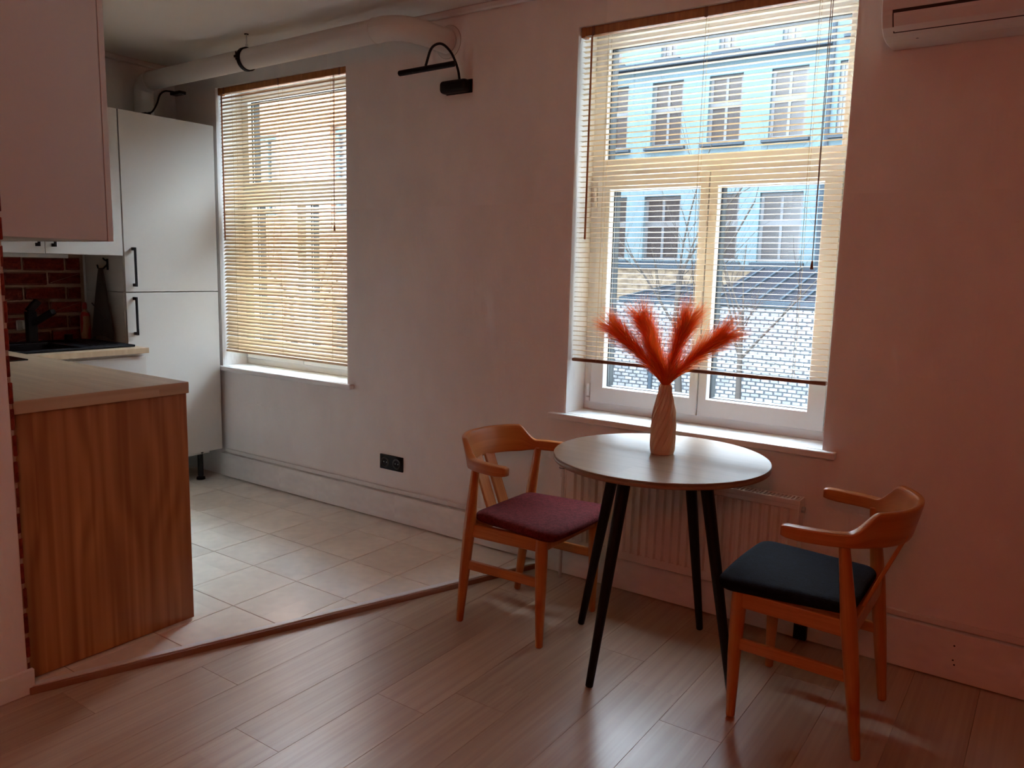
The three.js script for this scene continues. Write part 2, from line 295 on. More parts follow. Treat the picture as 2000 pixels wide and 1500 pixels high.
// ---------------------------------------------------------------- windows
function makeWindow(n, q, label) {
  const w = struct('window_' + n, label, 'window'), { x0, x1, y0, y1, zf } = q, cx = (x0 + x1) / 2;
  const top = [x0 + 0.06, x1 - 0.055, 1.785, y1 - 0.052], zg = zf - 0.034;
  const sL = [x0 + 0.097, cx - 0.037, 0.818, 1.66], sR = [cx + 0.037, x1 - 0.1, 0.818, 1.66];
  mesh('frame', plate(x0, x1, y0, y1, [top, [x0 + 0.046, x1 - 0.046, y0 + 0.05, 1.705]], zf - 0.07, zf, 0.003), M.pvc, w);
  const outer = (h) => plate(h[0] - 0.02, h[1] + 0.02, h[2] - 0.02, h[3] + 0.02, [[h[0] + 0.001, h[1] - 0.001, h[2] + 0.001, h[3] - 0.001]], zg - 0.05, zg - 0.006);
  const sash = (h, a, b, name) => {
    const s = mesh(name, plate(a, b, y0 + 0.036, 1.716, [h], zf - 0.05, zf + 0.014, 0.004), M.pvc, w);
    mesh('pane', bx(h[0] - 0.006, h[1] + 0.006, h[2] - 0.006, h[3] + 0.006, zg - 0.002, zg + 0.002), M.glass, s);
    mesh('bead', plate(h[0] - 0.012, h[1] + 0.012, h[2] - 0.012, h[3] + 0.012, [[h[0] + 0.003, h[1] - 0.003, h[2] + 0.003, h[3] - 0.003]], zg + 0.002, zg + 0.009), M.gasket, s);
    mesh('outer_frame', outer(h), M.gasket, s);
    return s;
  };
  const ls = sash(sL, x0 + 0.036, cx - 0.002, 'sash'), rs = sash(sR, cx + 0.002, x1 - 0.036, 'sash');
  const upper = mesh('pane', bx(top[0] - 0.006, top[1] + 0.006, top[2] - 0.006, top[3] + 0.006, zg - 0.002, zg + 0.002), M.glass, w);
  mesh('bead', plate(top[0] - 0.012, top[1] + 0.012, top[2] - 0.012, top[3] + 0.012, [[top[0] + 0.004, top[1] - 0.004, top[2] + 0.004, top[3] - 0.004]], zg + 0.002, zg + 0.009), M.gasket, upper);
  mesh('outer_frame', outer(top), M.gasket, upper);
  for (const [s, x] of [[ls, x0 + 0.026], [rs, x1 - 0.026]]) for (const y of [y0 + 0.05, 1.6]) mesh('hinge', merge([bx(x - 0.007, x + 0.007, y + 0.012, y + 0.07, zf, zf + 0.02, 0.005), bx(x - 0.009, x + 0.009, y - 0.012, y + 0.01, zf, zf + 0.018, 0.004)]), M.pvc, s);
  const s = mesh('window_sill', bx(x0 - (n === 1 ? 0.075 : 0.02), x1 + 0.05, y0 - 0.027, y0, -0.0005, 0.032, 0.006), M.sill, w);
  mesh('sill_board', bx(x0, x1, y0 - 0.0275, y0, zf - 0.02, 0.0), M.sill, s);
}
makeWindow(1, WR, 'large white window above the radiator behind the round table');
makeWindow(2, WL, 'white window beside the tall kitchen cabinet');

// ---------------------------------------------------------------- blinds
function makeBlind(q, tilt, n, yBottom, label, wandX, pullX, dark) {
  const b = thing('venetian_blind', label, 'blind'), x0 = q.x0 + 0.008, x1 = q.x1 - 0.008, z = -0.03, yTop = q.y1 - 0.038;
  mesh('headrail', merge([bx(x0, x1, q.y1 - 0.034, q.y1 - 0.001, z - 0.016, z + 0.016, 0.003), bx(x0 - 0.002, x0 + 0.016, q.y1 - 0.04, q.y1, z - 0.017, z + 0.018, 0.002)]), M.rail, b);
  const w = 0.025, pts = []; for (let i = 0; i <= 6; i++) { const t = i / 6 - 0.5; pts.push([t * w, 0.0016 * (1 - 4 * t * t)]); }
  const back = pts.map(([a, c]) => [a, c - 0.0006]).reverse();
  const g = extrude([...pts, ...back], x1 - x0 - 0.006); g.rotateY(Math.PI / 2); g.rotateX(tilt); g.translate(x0 + 0.003, 0, 0);
  const slatG = uvBox(g);
  const step = (yTop - yBottom - 0.012) / n;
  for (let i = 0; i < n; i++) { const m = mesh('slat', slatG, M.slat, b); m.position.set(0, yTop - (i + 0.7) * step, z); m.rotation.z = rr(-0.0006, 0.0006); }
  mesh('bottom_rail', bx(x0 + 0.002, x1 - 0.002, yBottom - 0.008, yBottom + 0.006, z - 0.013, z + 0.013, 0.004), dark ? M.railDark : M.slat, b);
  const W = x1 - x0;
  for (const f of [0.115, 0.5, 0.885]) mesh('ladder_cord', merge([-0.0135, 0.0135].map((dz) => rod(V(x0 + W * f, yTop, z + dz), V(x0 + W * f, yBottom, z + dz), 0.0008, 0.0008, 5, false))), M.cord, b);
  const wand = mesh('tilt_wand', rod(V(wandX, yTop - 0.01, 0.004), V(wandX, 1.45, 0.004), 0.0042, 0.0042, 8), M.rail, b);
  mesh('wand_hook', rod(V(wandX, yTop + 0.02, -0.012), V(wandX, yTop - 0.012, 0.004), 0.002, 0.002, 6), M.railDark, wand);
  const pull = mesh('pull_cord', merge([0, 1].map((k) => rod(V(pullX + k * 0.007, yTop + 0.01, -0.012), V(pullX + 0.004, dark ? 1.37 : 1.52, -0.01), 0.0013, 0.0013, 6, false))), M.cordDark, b);
  mesh('tassel', new THREE.LatheGeometry([[0.0005, 0.03], [0.003, 0.029], [0.005, 0.012], [0.006, 0], [0.0005, 0]].map(([a, c]) => new THREE.Vector2(a, c)), 10).translate(pullX + 0.004, (dark ? 1.37 : 1.52) - 0.026, -0.01), M.cordDark, pull);
  for (const f of [0.05, 0.5, 0.95]) mesh('mount_clip', bx(x0 + W * f - 0.006, x0 + W * f + 0.006, q.y1 - 0.038, q.y1 - 0.002, z + 0.015, z + 0.019, 0.001), M.railDark, b);
}
makeBlind(WR, -0.02, 63, 0.945, 'open beige slat blind with dark bottom rail in the window behind the table', -1.66, -0.753, true);
makeBlind(WL, 0.7, 71, 0.795, 'half-closed beige slat blind in the window beside the tall white cabinet', -4.073, -3.17, false);

// ---------------------------------------------------------------- table
const TC = V(-1.0675, 0, 0.4775), TH = 0.715;
{
  const t = thing('round_table', 'round bistro table with pale oak top and black tapered legs', 'table');
  t.position.copy(TC);
  const top = mesh('table_top', uvBox(new THREE.LatheGeometry([[0, -0.0005], [0.3555, -0.0005], [0.357, -0.002], [0.357, -0.0035], [0, -0.0035]].reverse().map(([a, c]) => new THREE.Vector2(a, c)), 96).translate(0, TH, 0), 1, 1, true), M.tabletop, t);
  mesh('edge_band', uvBox(new THREE.LatheGeometry([[0, -0.0034], [0.357, -0.0034], [0.357, -0.019], [0.355, -0.021], [0, -0.021]].reverse().map(([a, c]) => new THREE.Vector2(a, c)), 96).translate(0, TH, 0)), M.tableEdge, top);
  for (const [dx, dz] of [[-0.3135, -0.0645], [-0.0625, 0.3185], [0.0625, -0.2985], [0.3135, 0.0745]]) {
    const a = V(dx, 0.006, dz), b = V(dx * 0.56, TH - 0.024, dz * 0.56);
    const leg = mesh('leg', taper([a, a.clone().lerp(b, 0.5), b], [0.0125, 0.0175, 0.0215], 16), M.blackLeg, t);
    mesh('mounting_plate', new THREE.CylinderGeometry(0.035, 0.035, 0.004, 20).translate(b.x, TH - 0.023, b.z), M.blackLeg, leg);
  }
}
// ---------------------------------------------------------------- vase and plumes
const VP = V(-1.077, TH, 0.442);
{
  const prof = (t) => { const pts = [[0, 0.0395], [0.05, 0.041], [0.35, 0.0415], [0.6, 0.038], [0.78, 0.0285], [0.9, 0.0215], [1, 0.0205]]; for (let i = 1; i < pts.length; i++) if (t <= pts[i][0]) { const k = (t - pts[i - 1][0]) / (pts[i][0] - pts[i - 1][0]); return lerp(pts[i - 1][1], pts[i][1], k * k * (3 - 2 * k) * 0.5 + k * 0.5); } return pts[6][1]; };
  const H = 0.235, NU = 180, NV = 70, pos = [], idx = [];
  for (let j = 0; j <= NV; j++) for (let i = 0; i <= NU; i++) {
    const t = j / NV, a = (i / NU) * Math.PI * 2, ph = ((a * 13) / (Math.PI * 2) + t * 5.2) % 1, ridge = Math.sin(Math.PI * Math.pow(ph, 0.7)) * 0.0032 * Math.min(1, t * 12, (1 - t) * 25);
    const r = prof(t) + ridge - 0.0015; pos.push(Math.cos(a) * r, t * H, Math.sin(a) * r);
    if (i < NU && j < NV) { const A = j * (NU + 1) + i, B = A + NU + 1; idx.push(A, B, A + 1, B, B + 1, A + 1); }
  }
  const g = new THREE.BufferGeometry(); g.setAttribute('position', new THREE.Float32BufferAttribute(pos, 3)); g.setIndex(idx);
  g.setAttribute('uv', new THREE.Float32BufferAttribute(new Float32Array((pos.length / 3) * 2), 2)); g.computeVertexNormals();
  const v = thing('vase', 'beige ceramic vase with spiral ridges on the round table', 'vase'); v.position.copy(VP);
  mesh('vase_body', g, M.vase, v);
  mesh('neck_lining', new THREE.LatheGeometry([[0.019, H], [0.0165, H - 0.001], [0.0165, H - 0.06], [0.0, H - 0.06]].map(([a, c]) => new THREE.Vector2(a, c)), 40), M.vase, v);
  mesh('vase_foot', new THREE.LatheGeometry([[0, 0], [0.037, 0], [0.0385, 0.003], [0.037, 0.006], [0, 0.006]].map(([a, c]) => new THREE.Vector2(a, c)), 60), M.vase, v);
  // plumes: [tip x, tip y, tip z, sag, barb length, label]
  const P = [
    [-0.175, 0.405, 0.03, 0.02, 0.125, 'leftmost orange feathery plume in the vase, leaning far to the left'],
    [-0.1, 0.435, -0.02, 0.012, 0.125, 'orange feathery plume standing second from the left in the vase'],
    [-0.045, 0.36, 0.03, 0.006, 0.075, 'short orange feathery plume in the middle of the vase'],
    [0.07, 0.44, 0.02, 0.012, 0.125, 'tallest orange feathery plume in the vase, leaning right'],
    [0.18, 0.405, -0.015, 0.02, 0.125, 'rightmost orange feathery plume in the vase, leaning far to the right'],
  ];
  P.forEach(([tx, ty, tz, sag, bl, label]) => {
    const p = thing('feather_plume', label, 'feather', 'orange plumes in the vase'); p.position.copy(VP);
    const root = V(tx * 0.03, 0.18, tz * 0.1), neck = V(tx * 0.05, 0.235, tz * 0.1), tip = V(tx, ty, tz);
    const c = new THREE.CatmullRomCurve3([root, neck, V(tx * 0.45, lerp(0.235, ty, 0.5) + sag * 0.15, tz * 0.6), V(tx * 0.74, lerp(0.235, ty, 0.77) + sag * 0.1, tz * 0.9), tip]);
    const sp = c.getPoints(24);
    mesh('stem', taper(sp, sp.map((_, i) => lerp(0.0017, 0.0005, i / 24)), 6, false), M.plumeStem, p);
    const vp = []; const N = Math.round(2300 * bl / 0.085);
    for (let i = 0; i < N; i++) {
      const t = lerp(0.2, 0.97, rnd()), o = c.getPoint(t), T = c.getTangent(t).normalize();
      const side = V(rr(-1, 1), rr(-1, 1), rr(-1, 1)).normalize(); side.addScaledVector(T, -side.dot(T)).normalize();
      const L = bl * rr(0.5, 1.15) * Math.min(1, 0.55 + t * 0.9) * lerp(1, 0.8, Math.max(0, t - 0.75) / 0.25), wv = 0.00046;
      let q = o.clone(), d = T.clone().multiplyScalar(0.9).addScaledVector(side, rr(0.2, 0.5)).normalize();
      const bend = side.clone().multiplyScalar(rr(-0.02, 0.13)).add(V(0, -0.008, 0)), across = d.clone().cross(V(rr(-1, 1), rr(-1, 1), rr(-1, 1))).normalize(); let prev = null;
      const S = 3; for (let s = 0; s <= S; s++) {
        const w = wv * (1 - s / S * 0.8), A = q.clone().addScaledVector(across, w), B = q.clone().addScaledVector(across, -w);
        if (prev) vp.push(...prev[0].toArray(), ...prev[1].toArray(), ...A.toArray(), ...A.toArray(), ...prev[1].toArray(), ...B.toArray());
        prev = [A, B]; q = q.clone().addScaledVector(d, L / S); d.add(bend).normalize();
      }
    }
    const bg = new THREE.BufferGeometry(); bg.setAttribute('position', new THREE.Float32BufferAttribute(vp, 3)); bg.setAttribute('uv', new THREE.Float32BufferAttribute(new Float32Array(vp.length / 3 * 2), 2)); bg.computeVertexNormals();
    const bm = mesh('barbs', bg, M.plume, p); bm.userData.kind = 'stuff';
  });
}
// ---------------------------------------------------------------- chairs
function makeChair(label, fabric, group) {
  const c = thing('wooden_armchair', label, 'chair', group);
  for (const s of [1, -1]) {
    mesh('leg', taper([V(0.178, 0.005, s * 0.19), V(0.178, 0.2, s * 0.19), V(0.176, 0.34, s * 0.188), V(0.175, 0.402, s * 0.187)], [0.0135, 0.0195, 0.0225, 0.021], 18), M.beech, c);
    mesh('leg', taper([V(-0.178, 0.005, s * 0.192), V(-0.153, 0.22, s * 0.196), V(-0.132, 0.39, s * 0.199), V(-0.104, 0.61, s * 0.205)], [0.0135, 0.02, 0.0225, 0.0145], 18), M.beech, c);
    const railS = (a, b, h, t) => { const d = b.clone().sub(a), g = new RoundedBoxGeometry(d.length(), h, t, 2, 0.004); g.rotateZ(Math.atan2(d.y, d.x)); g.translate((a.x + b.x) / 2, (a.y + b.y) / 2, (a.z + b.z) / 2); return uvBox(g, 1, 1, true); };
    mesh('seat_rail', railS(V(-0.135, 0.368, s * 0.195), V(0.178, 0.376, s * 0.188), 0.048, 0.022), M.beech, c);
    mesh('stretcher', railS(V(-0.152, 0.232, s * 0.194), V(0.178, 0.238, s * 0.19), 0.034, 0.017), M.beech, c);
  }
  mesh('seat_rail', bx(0.166, 0.187, 0.352, 0.4, -0.19, 0.19, 0.004), M.beech, c);
  mesh('seat_rail', bx(-0.148, -0.126, 0.345, 0.394, -0.197, 0.197, 0.004), M.beech, c);
  // seat pad
  const S = new THREE.Shape(), xf = 0.232, xb = -0.125, hf = 0.212, hb = 0.178, r = 0.045;
  S.moveTo(xf - r, -hf); S.quadraticCurveTo(xf, -hf, xf, -hf + r); S.quadraticCurveTo(xf + 0.012, 0, xf, hf - r); S.quadraticCurveTo(xf, hf, xf - r, hf);
  S.lineTo(xb + r, hb); S.quadraticCurveTo(xb, hb, xb, hb - r); S.lineTo(xb, -hb + r); S.quadraticCurveTo(xb, -hb, xb + r, -hb); S.closePath();
  const pad = new THREE.ExtrudeGeometry(S, { depth: 0.003, bevelEnabled: true, bevelSize: 0.034, bevelOffset: -0.022, bevelThickness: 0.019, bevelSegments: 7, curveSegments: 14 });
  pad.rotateX(-Math.PI / 2); pad.translate(0, 0.4145, 0);
  mesh('seat', uvBox(mergeVertices(pad)), fabric, c);
  mesh('seat_base', bx(-0.12, 0.2, 0.392, 0.404, -0.17, 0.17, 0.003), M.beech, c);
  // arm and back rail, one bent piece
  const plan = new THREE.CatmullRomCurve3([V(0.055, 0, 0.237), V(-0.02, 0, 0.234), V(-0.09, 0, 0.219), V(-0.15, 0, 0.186), V(-0.2, 0, 0.135), V(-0.232, 0, 0.07), V(-0.242, 0, 0), V(-0.232, 0, -0.07), V(-0.2, 0, -0.135), V(-0.15, 0, -0.186), V(-0.09, 0, -0.219), V(-0.02, 0, -0.234), V(0.055, 0, -0.237)]);
  const K = 120, pos = [], idx = [], uv = [], sec = 16, ss = (a, b, x) => { const k = Math.max(0, Math.min(1, (x - a) / (b - a))); return k * k * (3 - 2 * k); };
  let len = 0, last = null;
  for (let i = 0; i <= K; i++) {
    const t = i / K, p = plan.getPointAt(t), T = plan.getTangentAt(t), out = V(T.z, 0, -T.x).normalize();
    if (out.dot(p.clone().sub(V(-0.02, 0, 0))) < 0) out.multiplyScalar(-1);
    const az = Math.abs(p.z), rise = p.x < 0 ? ss(0.21, 0.166, az) : 0, end = Math.min(1, Math.min(t, 1 - t) * 60 + 0.05);
    const top = lerp(0.642, 0.703, rise) , bot = lerp(0.603, 0.597, rise) - (rise > 0 ? 0 : ss(0.0, 0.05, p.x) * -0.004), th = lerp(0.034, 0.02, rise) * (0.75 + 0.25 * end);
    const mid = (top + bot) / 2, hh = (top - bot) / 2 * (0.8 + 0.2 * end); if (last) len += p.distanceTo(last); last = p;
    for (let k = 0; k <= sec; k++) {
      const a = (k / sec) * Math.PI * 2, ca = Math.cos(a), sa = Math.sin(a), e = 0.32, X = Math.sign(ca) * Math.pow(Math.abs(ca), e) * th / 2, Y = Math.sign(sa) * Math.pow(Math.abs(sa), e) * hh;
      const lean = rise * (Y / hh) * 0.012;
      pos.push(p.x + out.x * (X + lean), mid + Y, p.z + out.z * (X + lean)); uv.push((k / sec) * 0.2, len);
      if (i < K && k < sec) { const A = i * (sec + 1) + k, B = A + sec + 1; idx.push(A, B, A + 1, B, B + 1, A + 1); }
    }
  }
  for (const i of [0, K]) { const n = pos.length / 3, base = i * (sec + 1); let m = V(); for (let k = 0; k < sec; k++) m.add(V(pos[(base + k) * 3], pos[(base + k) * 3 + 1], pos[(base + k) * 3 + 2])); m.divideScalar(sec); pos.push(m.x, m.y, m.z); uv.push(0, 0); for (let k = 0; k < sec; k++) i ? idx.push(n, base + k + 1, base + k) : idx.push(n, base + k, base + k + 1); }
  const g = new THREE.BufferGeometry(); g.setAttribute('position', new THREE.Float32BufferAttribute(pos, 3)); g.setAttribute('uv', new THREE.Float32BufferAttribute(uv, 2)); g.setIndex(idx); g.computeVertexNormals();
  mesh('arm_and_back_rail', g, M.beech, c);
  for (const s of [1, -1]) {
    const a = V(-0.128, 0.36, s * 0.04), b = V(-0.236, 0.625, s * 0.038), d = b.clone().sub(a), q = new RoundedBoxGeometry(0.011, d.length(), 0.058, 2, 0.003);
    q.rotateZ(Math.atan2(d.y, d.x) - Math.PI / 2); q.translate((a.x + b.x) / 2, (a.y + b.y) / 2, (a.z + b.z) / 2);
    mesh('back_splat', uvBox(q), M.beech, c);
  }
  return c;
}
{
  const a = makeChair('honey wood armchair with burgundy seat facing right, left of the round table', M.burgundy, 'armchairs at the round table');
  a.position.set(-1.583, 0, 0.478);
  const b = makeChair('honey wood armchair with navy blue seat facing left, right of the round table', M.navy, 'armchairs at the round table');
  b.position.set(-0.531, 0, 0.488); b.rotation.y = Math.PI;
}
// ---------------------------------------------------------------- radiator
{
  const r = thing('radiator', 'white ribbed panel radiator under the large window', 'radiator'), x0 = -1.655, x1 = -0.7, y0 = 0.165, y1 = 0.54;
  const front = []; const n = 27, w = (x1 - x0 - 0.05) / n; front.push([x0, 0.1]); front.push([x0 + 0.025, 0.1]);
  for (let i = 0; i < n; i++) { const a = x0 + 0.025 + i * w; front.push([a + w * 0.15, 0.1], [a + w * 0.3, 0.113], [a + w * 0.7, 0.113], [a + w * 0.85, 0.1]); }
  front.push([x1 - 0.025, 0.1], [x1, 0.1]);
  const g = extrude([...front, ...front.map(([a, z]) => [a, z - 0.006]).reverse()], y1 - y0 - 0.07); g.rotateX(Math.PI / 2); g.translate(0, y1 - 0.035, 0);
  mesh('front_panel', uvBox(g), M.radiator, r);
  mesh('panel_border', merge([bx(x0, x1, y1 - 0.036, y1 - 0.004, 0.093, 0.103, 0.003), bx(x0, x1, y0, y0 + 0.036, 0.093, 0.103, 0.003)]), M.radiator, r);
  mesh('rear_panel', bx(x0, x1, y0, y1 - 0.01, 0.045, 0.055, 0.003), M.radiator, r);
  mesh('side_cover', bx(x0 - 0.003, x0 + 0.003, y0 + 0.03, y1, 0.042, 0.104, 0.002), M.radiator, r);
  mesh('side_cover', bx(x1 - 0.003, x1 + 0.003, y0 + 0.03, y1, 0.042, 0.104, 0.002), M.radiator, r);
  const grille = mesh('top_grille', plate(x0, x1, 0.042, 0.104, [], 0, 0.0001).scale(1, 1, 0.01).rotateX(Math.PI / 2).translate(0, y1 - 0.018, 0), M.acDark, r);
  mesh('grille_frame', merge([bx(x0, x1, y1 - 0.006, y1, 0.042, 0.05, 0.002), bx(x0, x1, y1 - 0.006, y1, 0.096, 0.104, 0.002)]), M.radiator, grille);
  const bar = bx(-0.0028, 0.0028, y1 - 0.006, y1 - 0.001, 0.048, 0.098);
  for (let i = 0; i < 68; i++) { const m = mesh('grille_bar', bar, M.radiator, grille); m.position.x = x0 + 0.008 + i * (x1 - x0 - 0.016) / 67; }
  const v = mesh('valve', merge([rod(V(x0 - 0.03, 0.49, 0.07), V(x0 + 0.002, 0.49, 0.07), 0.008), new THREE.CylinderGeometry(0.016, 0.018, 0.06, 20).translate(x0 - 0.03, 0.515, 0.07), new THREE.CylinderGeometry(0.011, 0.011, 0.04, 16).translate(x0 - 0.03, 0.47, 0.07)]), M.white, r);
  mesh('valve_ring', merge([0.49, 0.5, 0.53].map((y) => new THREE.TorusGeometry(0.0172, 0.0018, 6, 20).rotateX(Math.PI / 2).translate(x0 - 0.03, y, 0.07))), M.acDark, v);
  mesh('supply_pipe', rod(V(x0 - 0.03, 0.002, 0.07), V(x0 - 0.03, 0.46, 0.07), 0.0075, 0.0075, 12, false), M.white, r);
  mesh('bleed_plug', new THREE.CylinderGeometry(0.011, 0.011, 0.012, 12).rotateZ(Math.PI / 2).translate(x1 + 0.008, 0.5, 0.07), M.steel, r);
  mesh('bracket', merge([-1.45, -0.9].map((x) => bx(x - 0.015, x + 0.015, 0.2, 0.48, 0.0, 0.046))), M.radiator, r);
}
// ---------------------------------------------------------------- sockets on the window wall
{
  const s = thing('wall_socket', 'black double power socket on the wall above the baseboard', 'socket');
  mesh('frame', bx(-2.822, -2.665, 0.288, 0.364, 0, 0.01, 0.003), M.black, s);
  for (const x of [-2.783, -2.704]) {
    const p = mesh('socket_insert', new THREE.LatheGeometry([[0.0275, 0.0], [0.0275, 0.004], [0.0245, 0.005], [0.0195, 0.005], [0.0195, 0.0012], [0, 0.001]].map(([a, c]) => new THREE.Vector2(a, c)), 32).rotateX(Math.PI / 2).translate(x, 0.326, 0.0085), M.blackGloss, s);
    for (const d of [-0.0095, 0.0095]) mesh('contact_hole', new THREE.CylinderGeometry(0.0026, 0.0026, 0.001, 10).rotateX(Math.PI / 2).translate(x + d, 0.326, 0.0101), M.steel, p);
  }
  const b = thing('floor_socket', 'small black outlet box low on the baseboard behind navy chair', 'socket');
  mesh('housing', bx(-0.7, -0.654, 0.008, 0.125, 0.028, 0.05, 0.004), M.black, b);
  mesh('cover', bx(-0.695, -0.659, 0.06, 0.12, 0.049, 0.054, 0.002), M.blackGloss, b);
}
// ---------------------------------------------------------------- air conditioner
{
  const a = thing('air_conditioner', 'white wall-mounted air conditioner in the upper right corner', 'air conditioner'), x0 = -0.545, x1 = 0.3;
  const prof = [[0, 2.05], [0.12, 2.045], [0.165, 2.05], [0.195, 2.068], [0.212, 2.1], [0.218, 2.15], [0.216, 2.28], [0.2, 2.315], [0.17, 2.325], [0, 2.325]];
  const g = extrude(prof.map(([z, y]) => [-z, y]), x1 - x0 - 0.006, { bevelEnabled: true, bevelSize: 0.003, bevelThickness: 0.003, bevelSegments: 2 }); g.rotateY(Math.PI / 2); g.translate(x0 + 0.003, 0, 0);
  mesh('housing', uvBox(g), M.ac, a);
  const strip = (pts, e, xa, xb) => { const n = pts.map((p, i) => { const q = pts[Math.min(i + 1, pts.length - 1)], r = pts[Math.max(i - 1, 0)], dx = q[0] - r[0], dy = q[1] - r[1], l = Math.hypot(dx, dy); return [p[0] + dy / l * e, p[1] - dx / l * e]; }); const k = extrude([...pts, ...n.reverse()].map(([z, y]) => [-z, y]), xb - xa); k.rotateY(Math.PI / 2); k.translate(xa, 0, 0); return uvBox(k); };
  mesh('front_panel', strip([[0.2155, 2.112], [0.2195, 2.135], [0.2215, 2.16], [0.2205, 2.28], [0.205, 2.318]], 0.003, x0 + 0.002, x1), M.ac, a);
  mesh('outlet_slot', strip([[0.176, 2.0555], [0.197, 2.0685], [0.2135, 2.099], [0.2157, 2.111]], 0.0022, x0 + 0.03, x1 - 0.03), M.acDark, a);
  mesh('air_flap', strip([[0.1815, 2.0575], [0.1995, 2.069], [0.2135, 2.093], [0.2165, 2.1015]], 0.003, x0 + 0.034, x1 - 0.034), M.ac, a);
  mesh('drain_plug', new THREE.CylinderGeometry(0.004, 0.004, 0.004, 12).translate(x0 + 0.09, 2.045, 0.13), M.acDark, a);
  mesh('rating_label', bx(x0 + 0.2, x0 + 0.44, 2.0445, 2.0458, 0.06, 0.115), mat({ map: tex(128, 32, (u, v) => (N1(u * 40, v * 8) > 0.55 && v > 0.2 && v < 0.85 ? [0.55, 0.45, 0.42] : [0.8, 0.76, 0.72]), true, [0.24, 0.06]), roughness: 0.6 }), a);
}
// ---------------------------------------------------------------- ventilation pipe
{
  const p = thing('ventilation_pipe', 'white round ventilation duct running under the ceiling above the kitchen window', 'duct');
  const y = 2.336, z = 0.245, R = 0.05;
  mesh('straight_duct', rod(V(-4.39, y - 0.012, z), V(-2.6, y + 0.006, z), R, R, 40, false), M.pipe, p);
  const e = mesh('wall_elbow', tube([V(-2.615, y + 0.006, z), V(-2.565, y + 0.007, z), V(-2.49, y + 0.006, 0.21), V(-2.44, y, 0.14), V(-2.415, y - 0.008, 0.06), V(-2.405, y - 0.012, 0.004)], R + 0.0025, 40, 36), M.pipe, p);
  for (const [q, ry] of [[V(-2.615, y + 0.006, z), Math.PI / 2], [V(-2.465, y + 0.003, 0.182), Math.PI / 4]]) { const m = mesh('seam', new THREE.TorusGeometry(R + 0.002, 0.0022, 8, 40), M.pipe, e); m.position.copy(q); m.rotation.y = ry; }
  mesh('wall_flange', new THREE.LatheGeometry([[0.052, 0.006], [0.07, 0.004], [0.073, 0], [0.052, 0]].map(([a, c]) => new THREE.Vector2(a, c)), 48).rotateX(Math.PI / 2).translate(-2.405, y - 0.012, 0), M.pipe, p);
  const d = mesh('cabinet_elbow', tube([V(-4.375, y - 0.012, z), V(-4.415, y - 0.018, z), V(-4.45, y - 0.05, z), V(-4.457, y - 0.1, z), V(-4.457, 2.0905, z)], R + 0.002, 40, 36), M.pipe, p);
  mesh('seam', new THREE.TorusGeometry(R + 0.003, 0.003, 8, 40).rotateY(Math.PI / 2).translate(-4.372, y - 0.012, z), M.pipe, d);
  const c = thing('pipe_clamp', 'black pipe clamp hanging from ceiling on a thin rod', 'clamp');
  const cx = -3.515;
  mesh('ring', new THREE.LatheGeometry([[0.0505, -0.011], [0.056, -0.0125], [0.058, -0.009], [0.0555, 0], [0.058, 0.009], [0.056, 0.0125], [0.0505, 0.011]].map(([a, q]) => new THREE.Vector2(a, q)), 48).rotateZ(Math.PI / 2).translate(cx, y - 0.003, z), M.black, c);
  mesh('bolt', merge([bx(cx - 0.01, cx + 0.01, y - 0.008, y + 0.004, z + 0.055, z + 0.072, 0.002), rod(V(cx, y - 0.018, z + 0.065), V(cx, y + 0.02, z + 0.065), 0.0035)]), M.black, c);
  mesh('hanger_rod', rod(V(cx, y + 0.056, z), V(cx, CEIL - 0.001, z), 0.0035, 0.0035, 8, false), M.steel, c);
  mesh('ceiling_washer', new THREE.CylinderGeometry(0.011, 0.011, 0.003, 20).translate(cx, CEIL - 0.0015, z), M.black, c);
  mesh('rod_nut', new THREE.CylinderGeometry(0.006, 0.006, 0.016, 6).translate(cx, y + 0.062, z), M.steel, c);
}
// ---------------------------------------------------------------- picture light and cabinet lamp
{
  const s = thing('picture_light', 'black arched picture light mounted on the wall between the windows', 'wall lamp');
  mesh('wall_base', bx(-2.42, -2.268, 2.093, 2.148, 0, 0.05, 0.018), M.black, s);
  mesh('back_plate', bx(-2.41, -2.262, 2.092, 2.15, 0, 0.006, 0.002), M.black, s);
  mesh('arm', tube([V(-2.312, 2.14, 0.03), V(-2.313, 2.19, 0.045), V(-2.315, 2.248, 0.09), V(-2.318, 2.27, 0.15), V(-2.32, 2.242, 0.21), V(-2.32, 2.16, 0.25)], 0.0055, 40, 12), M.black, s);
  mesh('lamp_bar', rod(V(-2.468, 2.145, 0.25), V(-2.168, 2.149, 0.25), 0.012, 0.012, 16), M.black, s);
  const c = thing('cabinet_lamp', 'small black bent-arm lamp standing on top of the tall cabinet', 'lamp');
  mesh('clip_base', bx(-4.26, -4.13, 2.0895, 2.1, 0.4, 0.435, 0.003), M.black, c);
  mesh('arm', tube([V(-4.14, 2.098, 0.415), V(-4.125, 2.105, 0.4), V(-4.115, 2.15, 0.375), V(-4.105, 2.2, 0.36), V(-4.09, 2.218, 0.345), V(-4.05, 2.216, 0.33), V(-4.02, 2.21, 0.325)], 0.0045, 36, 10), M.black, c);
  mesh('lamp_head', bx(-4.04, -3.95, 2.193, 2.21, 0.305, 0.345, 0.004), M.black, c);
}
